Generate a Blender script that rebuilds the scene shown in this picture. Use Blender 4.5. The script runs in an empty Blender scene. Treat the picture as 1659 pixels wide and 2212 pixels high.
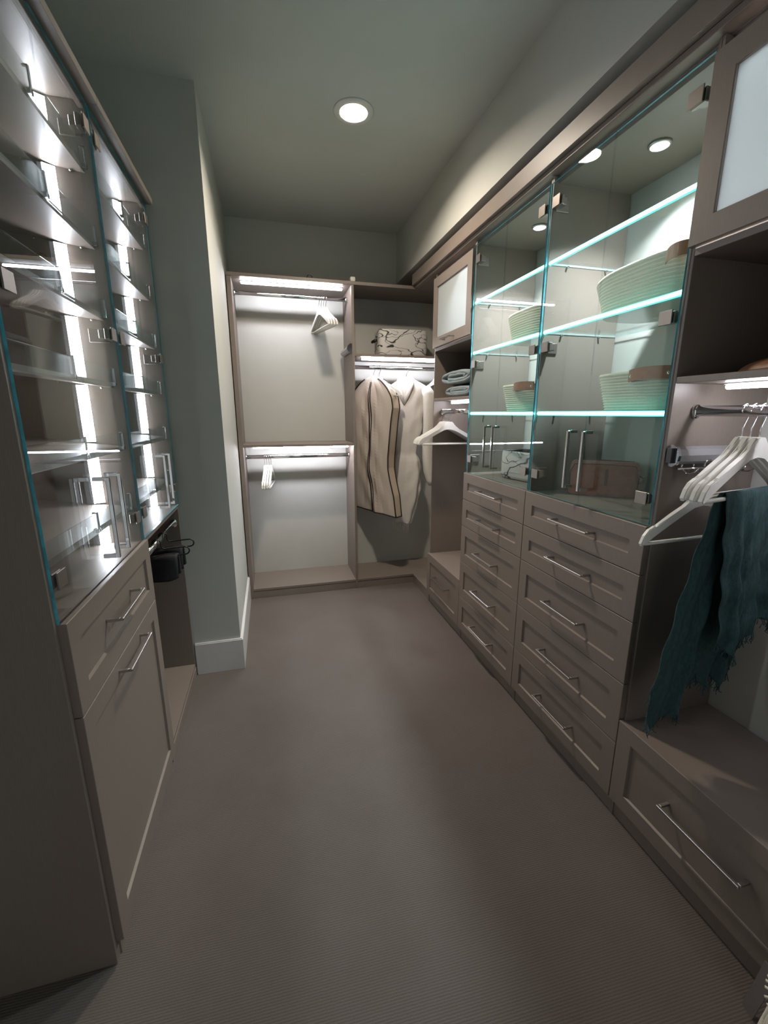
import bpy, bmesh, math, random
from mathutils import Vector, Matrix
random.seed(7)
S = bpy.context.scene
COL = S.collection

# ------------------------------------------------------------------ camera, world, exposure
CAM_F, YAW, PITCH, CAM_Z = 920.7, math.radians(14.87), math.radians(13.01), 1.45
cd = bpy.data.cameras.new('camera')
cd.sensor_width = 36.0
cd.sensor_fit = 'AUTO'
cd.lens = CAM_F * 36.0 / 2212.0
cd.clip_start = 0.02
cam = bpy.data.objects.new('camera', cd)
COL.objects.link(cam)
fw = Vector((math.sin(YAW) * math.cos(PITCH), math.cos(YAW) * math.cos(PITCH), -math.sin(PITCH)))
rt = Vector((math.cos(YAW), -math.sin(YAW), 0))
up = rt.cross(fw)
cam.matrix_world = Matrix(((rt.x, up.x, -fw.x, 0), (rt.y, up.y, -fw.y, 0), (rt.z, up.z, -fw.z, CAM_Z), (0, 0, 0, 1)))
S.camera = cam

W = bpy.data.worlds.new('world')
S.world = W
W.use_nodes = True
W.node_tree.nodes['Background'].inputs[0].default_value = (0.97, 1.0, 1.0, 1)
W.node_tree.nodes['Background'].inputs[1].default_value = 0.75   # the lit room beyond the doorway behind the camera
S.view_settings.view_transform = 'Standard'
S.view_settings.look = 'None'
S.view_settings.gamma = 1.0
S.view_settings.use_curve_mapping = False
S.view_settings.exposure = 0.05
S.cycles.transparent_max_bounces = 32
S.cycles.caustics_reflective = False
S.cycles.caustics_refractive = False
S.cycles.sample_clamp_indirect = 4.0
S.cycles.use_light_tree = False
S.cycles.adaptive_threshold = 0.05
S.cycles.max_bounces = 8
S.cycles.transmission_bounces = 4

LED_W = 92.0
STRIP_W = 42.0
DOWN_W = 22.0
PUCK_W = 14.0

# ------------------------------------------------------------------ materials
def mat(name):
    m = bpy.data.materials.new(name)
    m.use_nodes = True
    nt = m.node_tree
    return m, nt, nt.nodes, nt.links, nt.nodes['Principled BSDF']

def noise(nt, scale, detail=4, rough=0.6, vec=None, sc=(1, 1, 1)):
    tc = nt.nodes.new('ShaderNodeTexCoord')
    mp = nt.nodes.new('ShaderNodeMapping')
    mp.inputs['Scale'].default_value = sc
    nt.links.new(tc.outputs['Object'], mp.inputs['Vector'])
    n = nt.nodes.new('ShaderNodeTexNoise')
    n.inputs['Scale'].default_value = scale
    n.inputs['Detail'].default_value = detail
    n.inputs['Roughness'].default_value = rough
    nt.links.new(mp.outputs[0], n.inputs['Vector'])
    return n

def ramp(nt, fac, stops):
    r = nt.nodes.new('ShaderNodeValToRGB')
    el = r.color_ramp.elements
    while len(el) < len(stops):
        el.new(0.5)
    for e, (p, c) in zip(el, stops):
        e.position = p
        e.color = (*c, 1)
    nt.links.new(fac, r.inputs[0])
    return r

def bump(nt, height, strength, dist, b):
    n = nt.nodes.new('ShaderNodeBump')
    n.inputs['Strength'].default_value = strength
    n.inputs['Distance'].default_value = dist
    nt.links.new(height, n.inputs['Height'])
    nt.links.new(n.outputs[0], b.inputs['Normal'])

def simple(name, col, rough=0.5, metal=0.0, var=0.06, scale=30, sc=(1, 1, 1), bmp=0.0, bd=0.001, spec=0.5):
    m, nt, N, L, b = mat(name)
    n = noise(nt, scale, sc=sc)
    lo = tuple(c * (1 - var) for c in col)
    hi = tuple(min(1, c * (1 + var)) for c in col)
    r = ramp(nt, n.outputs[0], [(0.3, lo), (0.7, hi)])
    L.new(r.outputs[0], b.inputs['Base Color'])
    b.inputs['Roughness'].default_value = rough
    b.inputs['Metallic'].default_value = metal
    b.inputs['Specular IOR Level'].default_value = spec
    if bmp:
        bump(nt, n.outputs[0], bmp, bd, b)
    return m

M = {}
M['taupe'] = simple('taupe_melamine', (0.215, 0.178, 0.152), 0.42, var=0.05, scale=60, sc=(6, 6, 0.5), bmp=0.05, bd=0.0005)
M['wall'] = simple('wall_paint', (0.50, 0.505, 0.47), 0.75, var=0.02, scale=6, bmp=0.03)
M['ceiling'] = simple('ceiling_paint', (0.55, 0.56, 0.53), 0.85, var=0.02, scale=5)
M['white'] = simple('white_trim_paint', (0.66, 0.65, 0.63), 0.4, var=0.02)
M['chrome'] = simple('chrome', (0.82, 0.82, 0.84), 0.08, 1.0, var=0.01)
M['nickel'] = simple('satin_nickel', (0.50, 0.48, 0.45), 0.30, 1.0, var=0.02)
M['hinge'] = simple('dark_nickel', (0.27, 0.24, 0.215), 0.4, 0.8, var=0.03)
M['alu'] = simple('grey_aluminium', (0.52, 0.52, 0.54), 0.4, 0.7, var=0.02)
M['hanger'] = simple('white_lacquer', (0.80, 0.79, 0.75), 0.35, var=0.02)
M['black'] = simple('black_rubber', (0.012, 0.012, 0.013), 0.35, var=0.1)
M['blackcloth'] = simple('black_cloth', (0.014, 0.014, 0.017), 0.7, var=0.2, scale=300, bmp=0.2)
M['leather'] = simple('tan_leather', (0.27, 0.125, 0.06), 0.5, var=0.15, scale=60, bmp=0.1)
M['brown'] = simple('brown_leather', (0.34, 0.12, 0.075), 0.45, var=0.18, scale=40, bmp=0.12)
M['darkleather'] = simple('dark_leather', (0.05, 0.03, 0.024), 0.5, var=0.15, scale=40, bmp=0.1)
M['rope'] = simple('cream_rope', (0.76, 0.74, 0.61), 0.85, var=0.12, scale=260, sc=(1, 1, 2), bmp=0.5, bd=0.002)
M['canvas'] = simple('beige_canvas', (0.53, 0.465, 0.405), 0.8, var=0.05, scale=200, bmp=0.15)
M['gusset'] = simple('cream_canvas', (0.52, 0.43, 0.32), 0.8, var=0.05, scale=200, bmp=0.15)
M['piping'] = simple('dark_brown_piping', (0.030, 0.018, 0.014), 0.6, var=0.1)
M['linen'] = simple('white_linen', (0.70, 0.67, 0.62), 0.85, var=0.05, scale=90, bmp=0.25, bd=0.002)
M['teal'] = simple('teal_gauze', (0.030, 0.072, 0.078), 0.9, var=0.3, scale=160, sc=(1, 1, 0.35), bmp=0.7, bd=0.004)
M['towel'] = simple('grey_blue_terry', (0.235, 0.285, 0.30), 0.95, var=0.15, scale=320, bmp=0.8, bd=0.004)
M['card'] = simple('grey_card', (0.15, 0.135, 0.135), 0.7, var=0.03)
M['plastic'] = simple('translucent_plastic', (0.6, 0.6, 0.55), 0.4, var=0.02)
M['darkint'] = simple('dark_lining', (0.02, 0.02, 0.022), 0.8, var=0.05)

def carpet():
    m, nt, N, L, b = mat('ribbed_carpet')
    tc = N.new('ShaderNodeTexCoord')
    mp = N.new('ShaderNodeMapping')
    mp.inputs['Rotation'].default_value = (0, 0, math.radians(2.5))
    L.new(tc.outputs['Object'], mp.inputs['Vector'])
    w = N.new('ShaderNodeTexWave')
    w.wave_type = 'BANDS'
    w.bands_direction = 'Y'
    w.inputs['Scale'].default_value = 2 * math.pi / 20 / 0.0062
    w.inputs['Distortion'].default_value = 1.2
    w.inputs['Detail'].default_value = 2
    w.inputs['Detail Scale'].default_value = 2.0
    L.new(mp.outputs[0], w.inputs['Vector'])
    n = noise(nt, 420, 3)
    n2 = noise(nt, 3.0, 3)
    r1 = ramp(nt, w.outputs['Fac'], [(0.0, (0.124, 0.105, 0.096)), (0.6, (0.154, 0.132, 0.121))])
    r2 = ramp(nt, n.outputs[0], [(0.25, (0.78, 0.78, 0.78)), (0.75, (1.12, 1.12, 1.12))])
    r3 = ramp(nt, n2.outputs[0], [(0.3, (0.93, 0.92, 0.90)), (0.7, (1.04, 1.04, 1.05))])
    mx = N.new('ShaderNodeMix'); mx.data_type = 'RGBA'; mx.blend_type = 'MULTIPLY'; mx.inputs[0].default_value = 1
    L.new(r1.outputs[0], mx.inputs[6]); L.new(r2.outputs[0], mx.inputs[7])
    mx2 = N.new('ShaderNodeMix'); mx2.data_type = 'RGBA'; mx2.blend_type = 'MULTIPLY'; mx2.inputs[0].default_value = 1
    L.new(mx.outputs[2], mx2.inputs[6]); L.new(r3.outputs[0], mx2.inputs[7])
    L.new(mx2.outputs[2], b.inputs['Base Color'])
    b.inputs['Roughness'].default_value = 0.95
    b.inputs['Specular IOR Level'].default_value = 0.1
    ad = N.new('ShaderNodeMath'); ad.operation = 'MULTIPLY_ADD'
    L.new(n.outputs[0], ad.inputs[0]); ad.inputs[1].default_value = 0.5
    L.new(w.outputs['Fac'], ad.inputs[2])
    bump(nt, ad.outputs[0], 0.3, 0.0025, b)
    return m
M['carpet'] = carpet()

def marble():
    m, nt, N, L, b = mat('veined_print')
    last = None
    for sc, wd, seed, dark in ((4.2, 0.016, 0.0, 0.015), (6.5, 0.009, 3.0, 0.05), (5.2, 0.009, 7.0, 0.03)):
        tc = N.new('ShaderNodeTexCoord')
        mp = N.new('ShaderNodeMapping')
        mp.inputs['Location'].default_value = (seed, seed * 0.7, 1.3)
        mp.inputs['Rotation'].default_value = (0.5, 0.7 + seed, 0.4)
        mp.inputs['Scale'].default_value = (1.0, 1.0, 2.0)
        L.new(tc.outputs['Object'], mp.inputs['Vector'])
        d = N.new('ShaderNodeTexNoise'); d.inputs['Scale'].default_value = sc; d.inputs['Detail'].default_value = 2.5
        d.inputs['Roughness'].default_value = 0.4
        L.new(mp.outputs[0], d.inputs['Vector'])
        sb = N.new('ShaderNodeMath'); sb.operation = 'SUBTRACT'; L.new(d.outputs[0], sb.inputs[0]); sb.inputs[1].default_value = 0.5
        ab = N.new('ShaderNodeMath'); ab.operation = 'ABSOLUTE'; L.new(sb.outputs[0], ab.inputs[0])
        r = ramp(nt, ab.outputs[0], [(0.0, (dark, dark, dark * 1.1)), (wd * .45, (dark * 1.6, dark * 1.6, dark * 1.7)), (wd, (0.64, 0.625, 0.60))])
        if last is None:
            last = r.outputs[0]
        else:
            mx = N.new('ShaderNodeMix'); mx.data_type = 'RGBA'; mx.blend_type = 'DARKEN'; mx.inputs[0].default_value = 1
            L.new(last, mx.inputs[6]); L.new(r.outputs[0], mx.inputs[7])
            last = mx.outputs[2]
    L.new(last, b.inputs['Base Color'])
    b.inputs['Roughness'].default_value = 0.6
    return m
M['marble'] = marble()

def clear_glass(name, tint, refl=1.0):
    """thin clear pane: transparent with a Schlick reflection on both faces"""
    m, nt, N, L, b = mat(name)
    N.remove(b)
    out = N['Material Output']
    g = N.new('ShaderNodeNewGeometry')
    dt = N.new('ShaderNodeVectorMath'); dt.operation = 'DOT_PRODUCT'
    L.new(g.outputs['Normal'], dt.inputs[0]); L.new(g.outputs['Incoming'], dt.inputs[1])
    ab = N.new('ShaderNodeMath'); ab.operation = 'ABSOLUTE'; L.new(dt.outputs['Value'], ab.inputs[0])
    om = N.new('ShaderNodeMath'); om.operation = 'SUBTRACT'; om.inputs[0].default_value = 1; L.new(ab.outputs[0], om.inputs[1])
    pw = N.new('ShaderNodeMath'); pw.operation = 'POWER'; L.new(om.outputs[0], pw.inputs[0]); pw.inputs[1].default_value = 5
    ma = N.new('ShaderNodeMath'); ma.operation = 'MULTIPLY_ADD'; L.new(pw.outputs[0], ma.inputs[0]); ma.inputs[1].default_value = 0.96 * refl; ma.inputs[2].default_value = 0.04 * refl
    t = N.new('ShaderNodeBsdfTransparent'); t.inputs[0].default_value = (*tint, 1)
    gl = N.new('ShaderNodeBsdfGlossy'); gl.inputs['Roughness'].default_value = 0.0; gl.inputs[0].default_value = (0.95, 0.97, 0.97, 1)
    mx = N.new('ShaderNodeMixShader')
    L.new(ma.outputs[0], mx.inputs[0]); L.new(t.outputs[0], mx.inputs[1]); L.new(gl.outputs[0], mx.inputs[2])
    L.new(mx.outputs[0], out.inputs['Surface'])
    return m
M['glass'] = clear_glass('clear_door_glass', (0.955, 0.984, 0.984))
M['acrylic'] = clear_glass('clear_acrylic', (0.92, 0.94, 0.95), 1.3)
M['glassedge'] = simple('blue_green_glass_edge', (0.09, 0.47, 0.60), 0.15, var=0.3, scale=25)
M['shelfedge'] = simple('pale_glass_edge', (0.45, 0.60, 0.58), 0.2, var=0.1)

def frosted():
    m, nt, N, L, b = mat('frosted_glass')
    N.remove(b)
    out = N['Material Output']
    n = noise(nt, 500, 2)
    tl = N.new('ShaderNodeBsdfTranslucent'); tl.inputs[0].default_value = (0.78, 0.84, 0.86, 1)
    df = N.new('ShaderNodeBsdfDiffuse'); df.inputs[0].default_value = (0.62, 0.66, 0.67, 1)
    gl = N.new('ShaderNodeBsdfGlossy'); gl.inputs['Roughness'].default_value = 0.25
    m1 = N.new('ShaderNodeMixShader'); m1.inputs[0].default_value = 0.45
    L.new(tl.outputs[0], m1.inputs[1]); L.new(df.outputs[0], m1.inputs[2])
    m2 = N.new('ShaderNodeMixShader'); m2.inputs[0].default_value = 0.06
    L.new(m1.outputs[0], m2.inputs[1]); L.new(gl.outputs[0], m2.inputs[2])
    L.new(m2.outputs[0], out.inputs['Surface'])
    return m
M['frosted'] = frosted()

def emit(name, col, st, sample=True):
    m, nt, N, L, b = mat(name)
    b.inputs['Base Color'].default_value = (0.8, 0.8, 0.8, 1)
    b.inputs['Emission Color'].default_value = (*col, 1)
    b.inputs['Emission Strength'].default_value = st
    if not sample: m.cycles.emission_sampling = 'NONE'
    return m
LEDC = (0.93, 0.92, 1.0)
M['led'] = emit('white_led_diffuser', LEDC, LED_W)
M['ledsoft'] = emit('soft_white_led_diffuser', LEDC, LED_W * .52)
M['strip'] = emit('white_led_strip', LEDC, STRIP_W)
M['cyan'] = emit('cyan_lit_glass_edge', (0.0, 0.88, 0.74), 4.0)
M['cyancore'] = emit('cyan_white_led_core', (0.46, 1.0, 0.92), 15.0)
M['lens'] = emit('warm_lamp_lens', (1.0, 0.86, 0.68), 25, False)
M['puck'] = emit('cool_lamp_lens', (0.95, 0.97, 1.0), 20, False)

# ------------------------------------------------------------------ mesh helpers
def new_obj(name, bm, mats, parent=None, origin=(0, 0, 0), smooth=False):
    o = Vector(origin)
    if o.length:
        bmesh.ops.translate(bm, verts=bm.verts, vec=-o)
    me = bpy.data.meshes.new(name)
    bmesh.ops.recalc_face_normals(bm, faces=bm.faces)
    bm.to_mesh(me)
    bm.free()
    if not isinstance(mats, (list, tuple)):
        mats = [mats]
    for x in mats:
        me.materials.append(M[x] if isinstance(x, str) else x)
    if smooth:
        for p in me.polygons:
            p.use_smooth = True
    ob = bpy.data.objects.new(name, me)
    COL.objects.link(ob)
    if parent is not None:
        ob.parent = parent
    return ob

def b_box(bm, x0, x1, y0, y1, z0, z1, bev=0.0):
    r = bmesh.ops.create_cube(bm, size=1)
    vs = r['verts']
    for v in vs:
        v.co = Vector(((x0 + x1) / 2 + v.co.x * (x1 - x0), (y0 + y1) / 2 + v.co.y * (y1 - y0), (z0 + z1) / 2 + v.co.z * (z1 - z0)))
    if bev:
        es = list({e for v in vs for e in v.link_edges})
        bmesh.ops.bevel(bm, geom=es, offset=bev, segments=1, affect='EDGES')
    return vs

def b_tube(bm, pts, r, seg=8, r2=None, cap=True, closed=False, upv=(0, 0, 1)):
    """tube along pts; r in the up direction, r2 sideways; r may be a list"""
    pts = [Vector(p) for p in pts]
    n = len(pts)
    rs = r if isinstance(r, (list, tuple)) else [r] * n
    rings = []
    U = Vector(upv)
    for i, p in enumerate(pts):
        a = pts[(i - 1) % n] if (closed or i > 0) else pts[i]
        c = pts[(i + 1) % n] if (closed or i < n - 1) else pts[i]
        t = (c - a).normalized()
        s = t.cross(U)
        if s.length < 1e-3:
            s = t.cross(Vector((1, 0, 0.01)))
        s.normalize()
        u = s.cross(t).normalized()
        U = u if abs(t.dot(Vector(upv))) > 0.9 else U
        rr = rs[i]
        q = r2 if r2 is not None else rr
        rings.append([bm.verts.new(p + u * rr * math.sin(2 * math.pi * k / seg) + s * q * math.cos(2 * math.pi * k / seg)) for k in range(seg)])
    for i in range(n if closed else n - 1):
        A, B = rings[i], rings[(i + 1) % n]
        for k in range(seg):
            bm.faces.new((A[k], A[(k + 1) % seg], B[(k + 1) % seg], B[k]))
    if cap and not closed:
        bm.faces.new(rings[0][::-1])
        bm.faces.new(rings[-1])

def b_prism(bm, poly, axis, a, b, mi=0):
    """poly of 2d points extruded along axis ('x','y','z') from a to b"""
    def P(p, h):
        if axis == 'x': return (h, p[0], p[1])
        if axis == 'y': return (p[0], h, p[1])
        return (p[0], p[1], h)
    A = [bm.verts.new(P(p, a)) for p in poly]
    B = [bm.verts.new(P(p, b)) for p in poly]
    n = len(poly)
    fs = [bm.faces.new(A), bm.faces.new(B[::-1])]
    for i in range(n):
        fs.append(bm.faces.new((A[i], B[i], B[(i + 1) % n], A[(i + 1) % n])))
    return fs

def b_lathe(bm, prof, c, seg=24):
    """profile (r,z) around the vertical axis through c"""
    rings = []
    for r, z in prof:
        rings.append([bm.verts.new((c[0] + r * math.cos(2 * math.pi * k / seg), c[1] + r * math.sin(2 * math.pi * k / seg), c[2] + z)) for k in range(seg)])
    for A, B in zip(rings, rings[1:]):
        for k in range(seg):
            bm.faces.new((A[k], A[(k + 1) % seg], B[(k + 1) % seg], B[k]))
    bm.faces.new(rings[0][::-1])
    bm.faces.new(rings[-1])

def grid(name, fn, nu, nv, m, parent=None, origin=(0, 0, 0), thick=0.003):
    bm = bmesh.new()
    V = [[bm.verts.new(fn(i / nu, j / nv)) for j in range(nv + 1)] for i in range(nu + 1)]
    for i in range(nu):
        for j in range(nv):
            bm.faces.new((V[i][j], V[i + 1][j], V[i + 1][j + 1], V[i][j + 1]))
    o = new_obj(name, bm, m, parent, origin, True)
    if thick:
        md = o.modifiers.new('thickness', 'SOLIDIFY')
        md.thickness = thick
        md.offset = 0
    return o

class Thing:
    def __init__(s, name, label, cat, loc, group=None, rz=0.0):
        e = bpy.data.objects.new(name, None)
        e.empty_display_size = 0.05
        COL.objects.link(e)
        e.location = loc
        e.rotation_euler = (0, 0, rz)
        e['label'] = label
        e['category'] = cat
        if group: e['group'] = group
        s.e, s.o = e, Vector(loc)
    def mesh(s, name, bm, m, parent=None, smooth=False, label=None):
        ob = new_obj(name, bm, m, parent or s.e, s.o, smooth)
        if label: ob['label'] = label
        return ob
    def box(s, name, x0, x1, y0, y1, z0, z1, m, parent=None, bev=0.001, label=None):
        bm = bmesh.new()
        b_box(bm, x0, x1, y0, y1, z0, z1, bev)
        return s.mesh(name, bm, m, parent, label=label)
    def tube(s, name, pts, r, m, parent=None, seg=8, r2=None, **k):
        bm = bmesh.new()
        b_tube(bm, pts, r, seg, r2, **k)
        return s.mesh(name, bm, m, parent, True)

def tag(o, label=None, cat=None, group=None, kind=None):
    if label: o['label'] = label
    if cat: o['category'] = cat
    if group: o['group'] = group
    if kind: o['kind'] = kind
    return o

def copy_tree(root, loc, rz, label):
    def rec(o, par):
        c = o.copy()
        COL.objects.link(c)
        c.parent = par
        for ch in list(o.children):
            rec(ch, c)
        return c
    c = rec(root, None)
    c.location = loc
    c.rotation_euler = (0, 0, rz)
    c['label'] = label
    return c

def struct(name, boxes, m, label=None):
    bm = bmesh.new()
    for b in boxes:
        b_box(bm, *b)
    o = new_obj(name, bm, m)
    o['kind'] = 'structure'
    if label: o['label'] = label
    return o

# ------------------------------------------------------------------ the room
CEIL, SOF = 2.864, 2.497
XR, XRW, YB, YW = 1.092, 1.525, 3.344, 3.722
XLW, XBUMP, YBUMP = -0.868, -0.228, 2.371
YF = -1.4
struct('floor', [(-1.0, 1.7, YF - .1, 3.8, -0.1, 0)], 'carpet')
struct('ceiling', [(-1.0, 1.7, YF - .1, 3.8, CEIL, CEIL + .1)], 'ceiling')
struct('wall_back', [(-0.27, 1.7, YW, YW + .08, 0, CEIL)], 'wall')
struct('wall_right', [(XRW, 1.7, YF, YW, 0, SOF), (XR, 1.7, YF, YW, SOF, CEIL)], 'wall')
struct('wall_left', [(-1.0, XLW, YF, YBUMP, 0, CEIL)], 'wall')
struct('wall_alcove', [(-1.0, XBUMP, YBUMP, YW + .08, 0, CEIL)], 'wall')
struct('wall_front', [(-1.0, -.60, YF - .1, YF, 0, CEIL), (.80, 1.7, YF - .1, YF, 0, CEIL), (-.60, .80, YF - .1, YF, 2.10, CEIL)], 'wall')
def baseboard():
    bm = bmesh.new()
    h, t = 0.190, 0.014
    b_prism(bm, [(-0.47, YBUMP), (-0.47, YBUMP - t), (XBUMP + t, YBUMP - t), (XBUMP + t, YB - 0.004), (XBUMP, YB - 0.004), (XBUMP, YBUMP)], 'z', 0, h - .006)
    b_prism(bm, [(-0.47, YBUMP), (-0.47, YBUMP - t + .004), (XBUMP + t - .004, YBUMP - t + .004), (XBUMP + t - .004, YB - 0.004), (XBUMP, YB - 0.004), (XBUMP, YBUMP)], 'z', h - .006, h)
    o = new_obj('baseboard_left', bm, 'white')
    o['kind'] = 'structure'
baseboard()

# ------------------------------------------------------------------ cabinet building blocks
def shaker(T, name, xf, sgn, y0, y1, z0, z1, rail=0.056, t=0.019, parent=None):
    """front in the YZ plane at xf, facing sgn along x, with a recessed centre panel"""
    bm = bmesh.new()
    def ring(x, i):
        return [bm.verts.new((x, y, z)) for y, z in ((y0 + i, z0 + i), (y1 - i, z0 + i), (y1 - i, z1 - i), (y0 + i, z1 - i))]
    rr = [ring(xf - sgn * t, 0), ring(xf - sgn * .0012, 0), ring(xf, .0012), ring(xf, rail), ring(xf - sgn * .008, rail + .003)]
    bm.faces.new(rr[0])
    for A, B in zip(rr, rr[1:]):
        for k in range(4):
            bm.faces.new((A[k], A[(k + 1) % 4], B[(k + 1) % 4], B[k]))
    bm.faces.new(rr[-1])
    return T.mesh(name, bm, 'taupe', parent)

def pull(T, xf, sgn, y0, y1, z, parent, vertical=None):
    """square bar pull standing off the face at xf"""
    bm = bmesh.new()
    w = 0.0042
    xa, xb = xf + sgn * .026, xf + sgn * .036
    if vertical is None:
        b_box(bm, min(xa, xb), max(xa, xb), y0, y1, z - w, z + w, .0015)
        for y in (y0, y1 - .01):
            b_box(bm, min(xf - sgn * .008, xa), max(xf - sgn * .008, xa), y, y + .01, z - w, z + w, .001)
    else:
        za, zb = vertical
        w = .0050
        xa, xb = xf + sgn * .032, xf + sgn * .043
        b_box(bm, min(xa, xb), max(xa, xb), y0 - w, y0 + w, za, zb, .0015)
        for zz in (za, zb - .01):
            b_box(bm, min(xf, xa), max(xf, xa), y0 - w, y0 + w, zz, zz + .012, .001)
    return T.mesh('handle', bm, 'nickel' if vertical is None else 'chrome', parent)

def glass_door(T, x0, x1, y0, y1, z0, z1, sgn, hinge_y, hz, hy, hz0, hz1):
    """clear pane with blue-green edges, hinges on the side hinge_y and a pull at hy"""
    bm = bmesh.new()
    b_box(bm, x0, x1, y0, y1, z0, z1)
    bm.faces.ensure_lookup_table()
    bm.normal_update()
    for f in bm.faces:
        if abs(f.normal.x) > .5: f.material_index = 0
        elif abs(f.normal.y) > .5 and f.normal.y * (hinge_y - (y0 + y1) / 2) < 0: f.material_index = 2
        else: f.material_index = 1
    d = T.mesh('glass_door', bm, ['glass', 'glassedge', 'acrylic'])
    inner = x1 if sgn < 0 else x0        # inner face of the pane
    outer = x0 if sgn < 0 else x1
    k = -sgn                              # direction into the cabinet
    s = 1 if hinge_y > (y0 + y1) / 2 else -1
    for z in hz:
        hb = bmesh.new()
        ye = y1 if s > 0 else y0
        ya, yb = sorted((ye - s * .062, ye - s * .018))
        b_box(hb, *sorted((inner, inner + k * .014)), ya, yb, z - .017, z + .017, .002)
        ya, yb = sorted((ye - s * .050, ye - s * .003))
        b_box(hb, *sorted((inner + k * .014, inner + k * .034)), ya, yb, z - .014, z + .014, .002)
        ya, yb = sorted((ye - s * .010, ye - s * .003))
        b_box(hb, *sorted((inner + k * .014, inner + k * .075)), ya, yb, z - .022, z + .022, .002)
        T.mesh('hinge', hb, 'hinge', d)
        pb = bmesh.new()
        ya, yb = sorted((ye - s * .062, ye - s * .018))
        b_box(pb, *sorted((outer, outer - k * .004)), ya, yb, z - .02, z + .02, .001)
        T.mesh('hinge_plate', pb, 'hinge', d)
    pull(T, outer, sgn, hy, hy, 0, d, (hz0, hz1))
    return d

def oval_rod(T, axis, a, b, c, z, parent=None):
    pts = [(a, c, z), (b, c, z)] if axis == 'x' else [(c, a, z), (c, b, z)]
    bm = bmesh.new()
    b_tube(bm, pts, 0.015, 16, 0.0075)
    r = T.mesh('hanging_rod', bm, 'chrome', parent, True)
    for e, s in ((a, 1), (b, -1)):
        bm = bmesh.new()
        pp = [(e, c, z - .002), (e + s * .012, c, z - .002)] if axis == 'x' else [(c, e, z - .002), (c, e + s * .012, z - .002)]
        b_tube(bm, pp, 0.021, 16, 0.0125)
        T.mesh('rod_bracket', bm, 'chrome', r, True)
    return r

def light_bar(T, axis, a, b, c, z, m='led'):
    """slim aluminium channel under a shelf at height z with a white diffuser"""
    h = .005
    if axis == 'x':
        ch = T.box('light_bar', a - .006, b + .006, c - .008, c + .008, z - h, z, 'alu')
        bm = bmesh.new(); b_box(bm, a, b, c - .009, c + .009, z - h - .013, z - h + .001, .004)
    else:
        ch = T.box('light_bar', c - .008, c + .008, a - .006, b + .006, z - h, z, 'alu')
        bm = bmesh.new(); b_box(bm, c - .009, c + .009, a, b, z - h - .013, z - h + .001, .004)
    d = T.mesh('diffuser', bm, m, ch)
    d['label'] = 'glowing white LED diffuser'

def puck_light(x, y, z, label, watts=PUCK_W):
    T = Thing('puck_light', label, 'light', (x, y, z), 'puck lights in the upper cabinets')
    bm = bmesh.new()
    b_lathe(bm, [(.036, 0), (.036, -.006), (.033, -.009), (.029, -.009), (.029, -.004)], (x, y, z), 24)
    T.mesh('housing', bm, 'nickel', smooth=True)
    bm = bmesh.new()
    b_lathe(bm, [(.0285, -.004), (.0285, -.0085), (.02, -.0105)], (x, y, z), 24)
    T.mesh('lens', bm, 'puck', smooth=True)
    ld = bpy.data.lights.new('puck_lamp', 'AREA')
    ld.shape = 'DISK'; ld.size = .055; ld.energy = watts; ld.color = (0.95, 0.97, 1.0); ld.spread = math.radians(115)
    lo = bpy.data.objects.new('puck_lamp', ld); COL.objects.link(lo)
    lo.parent = T.e; lo.location = (0, 0, -.012)

# ------------------------------------------------------------------ ceiling downlight
def downlight():
    x, y, z = 0.482, 2.385, CEIL
    T = Thing('recessed_downlight', 'lit round recessed downlight in the ceiling', 'light', (x, y, z))
    bm = bmesh.new()
    b_lathe(bm, [(.097, 0), (.097, -.003), (.092, -.006), (.068, -.008), (.066, -.002)], (x, y, z), 40)
    T.mesh('trim_ring', bm, 'white', smooth=True)
    bm = bmesh.new()
    b_lathe(bm, [(.0655, -.002), (.0655, -.007), (.05, -.010)], (x, y, z), 40)
    T.mesh('lens', bm, 'lens', smooth=True)
    ld = bpy.data.lights.new('downlight_lamp', 'AREA')
    ld.shape = 'DISK'; ld.size = .125; ld.energy = DOWN_W; ld.color = (1.0, 0.87, 0.72); ld.spread = math.radians(152)
    lo = bpy.data.objects.new('downlight_lamp', ld); COL.objects.link(lo)
    lo.parent = T.e; lo.location = (0, 0, -.013)
downlight()

# ------------------------------------------------------------------ back wall, left bay: double hanging
def back_left():
    T = Thing('hanging_cabinet', 'taupe double hanging bay with two lit rods against the back wall', 'cabinet', (0.22, YB, 0))
    x0, x1 = -0.222, 0.659
    T.box('side_panel', x0, x0 + .030, YB, YW - .002, 0, 2.365, 'taupe')
    T.box('side_panel', x1 - .0185, x1, YB, YW - .002, 0, 2.365, 'taupe')
    T.box('bottom_shelf', x0 + .030, x1 - .0185, YB, YW - .002, .061, .080, 'taupe')
    T.box('toe_kick', x0 + .030, x1 - .0185, YB + .004, YB + .022, 0, .061, 'taupe')
    T.box('middle_shelf', x0 + .030, x1 - .0185, YB + .001, YW - .002, 1.203, 1.222, 'taupe')
    oval_rod(T, 'x', x0 + .030, x1 - .0185, 3.53, 2.305)
    oval_rod(T, 'x', x0 + .030, x1 - .0185, 3.53, 1.115)
    light_bar(T, 'x', -0.132, 0.590, 3.45, 2.365)
    light_bar(T, 'x', -0.125, 0.617, 3.45, 1.203)
    # pull-out valet rack screwed to the right side panel
    bm = bmesh.new()
    b_prism(bm, [(.6405, 1.905), (.6405, 1.955), (.628, 1.958), (.610, 1.945), (.603, 1.925), (.612, 1.908), (.628, 1.902)], 'y', YB + .01, 3.66)
    v = T.mesh('valet_rack', bm, 'alu')
    bm = bmesh.new()
    b_prism(bm, [(.6405, 1.900), (.6405, 1.960), (.627, 1.962), (.607, 1.948), (.599, 1.925), (.610, 1.904), (.627, 1.898)], 'y', YB + .001, YB + .010)
    T.mesh('end_cap', bm, 'chrome', v)
back_left()

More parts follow.
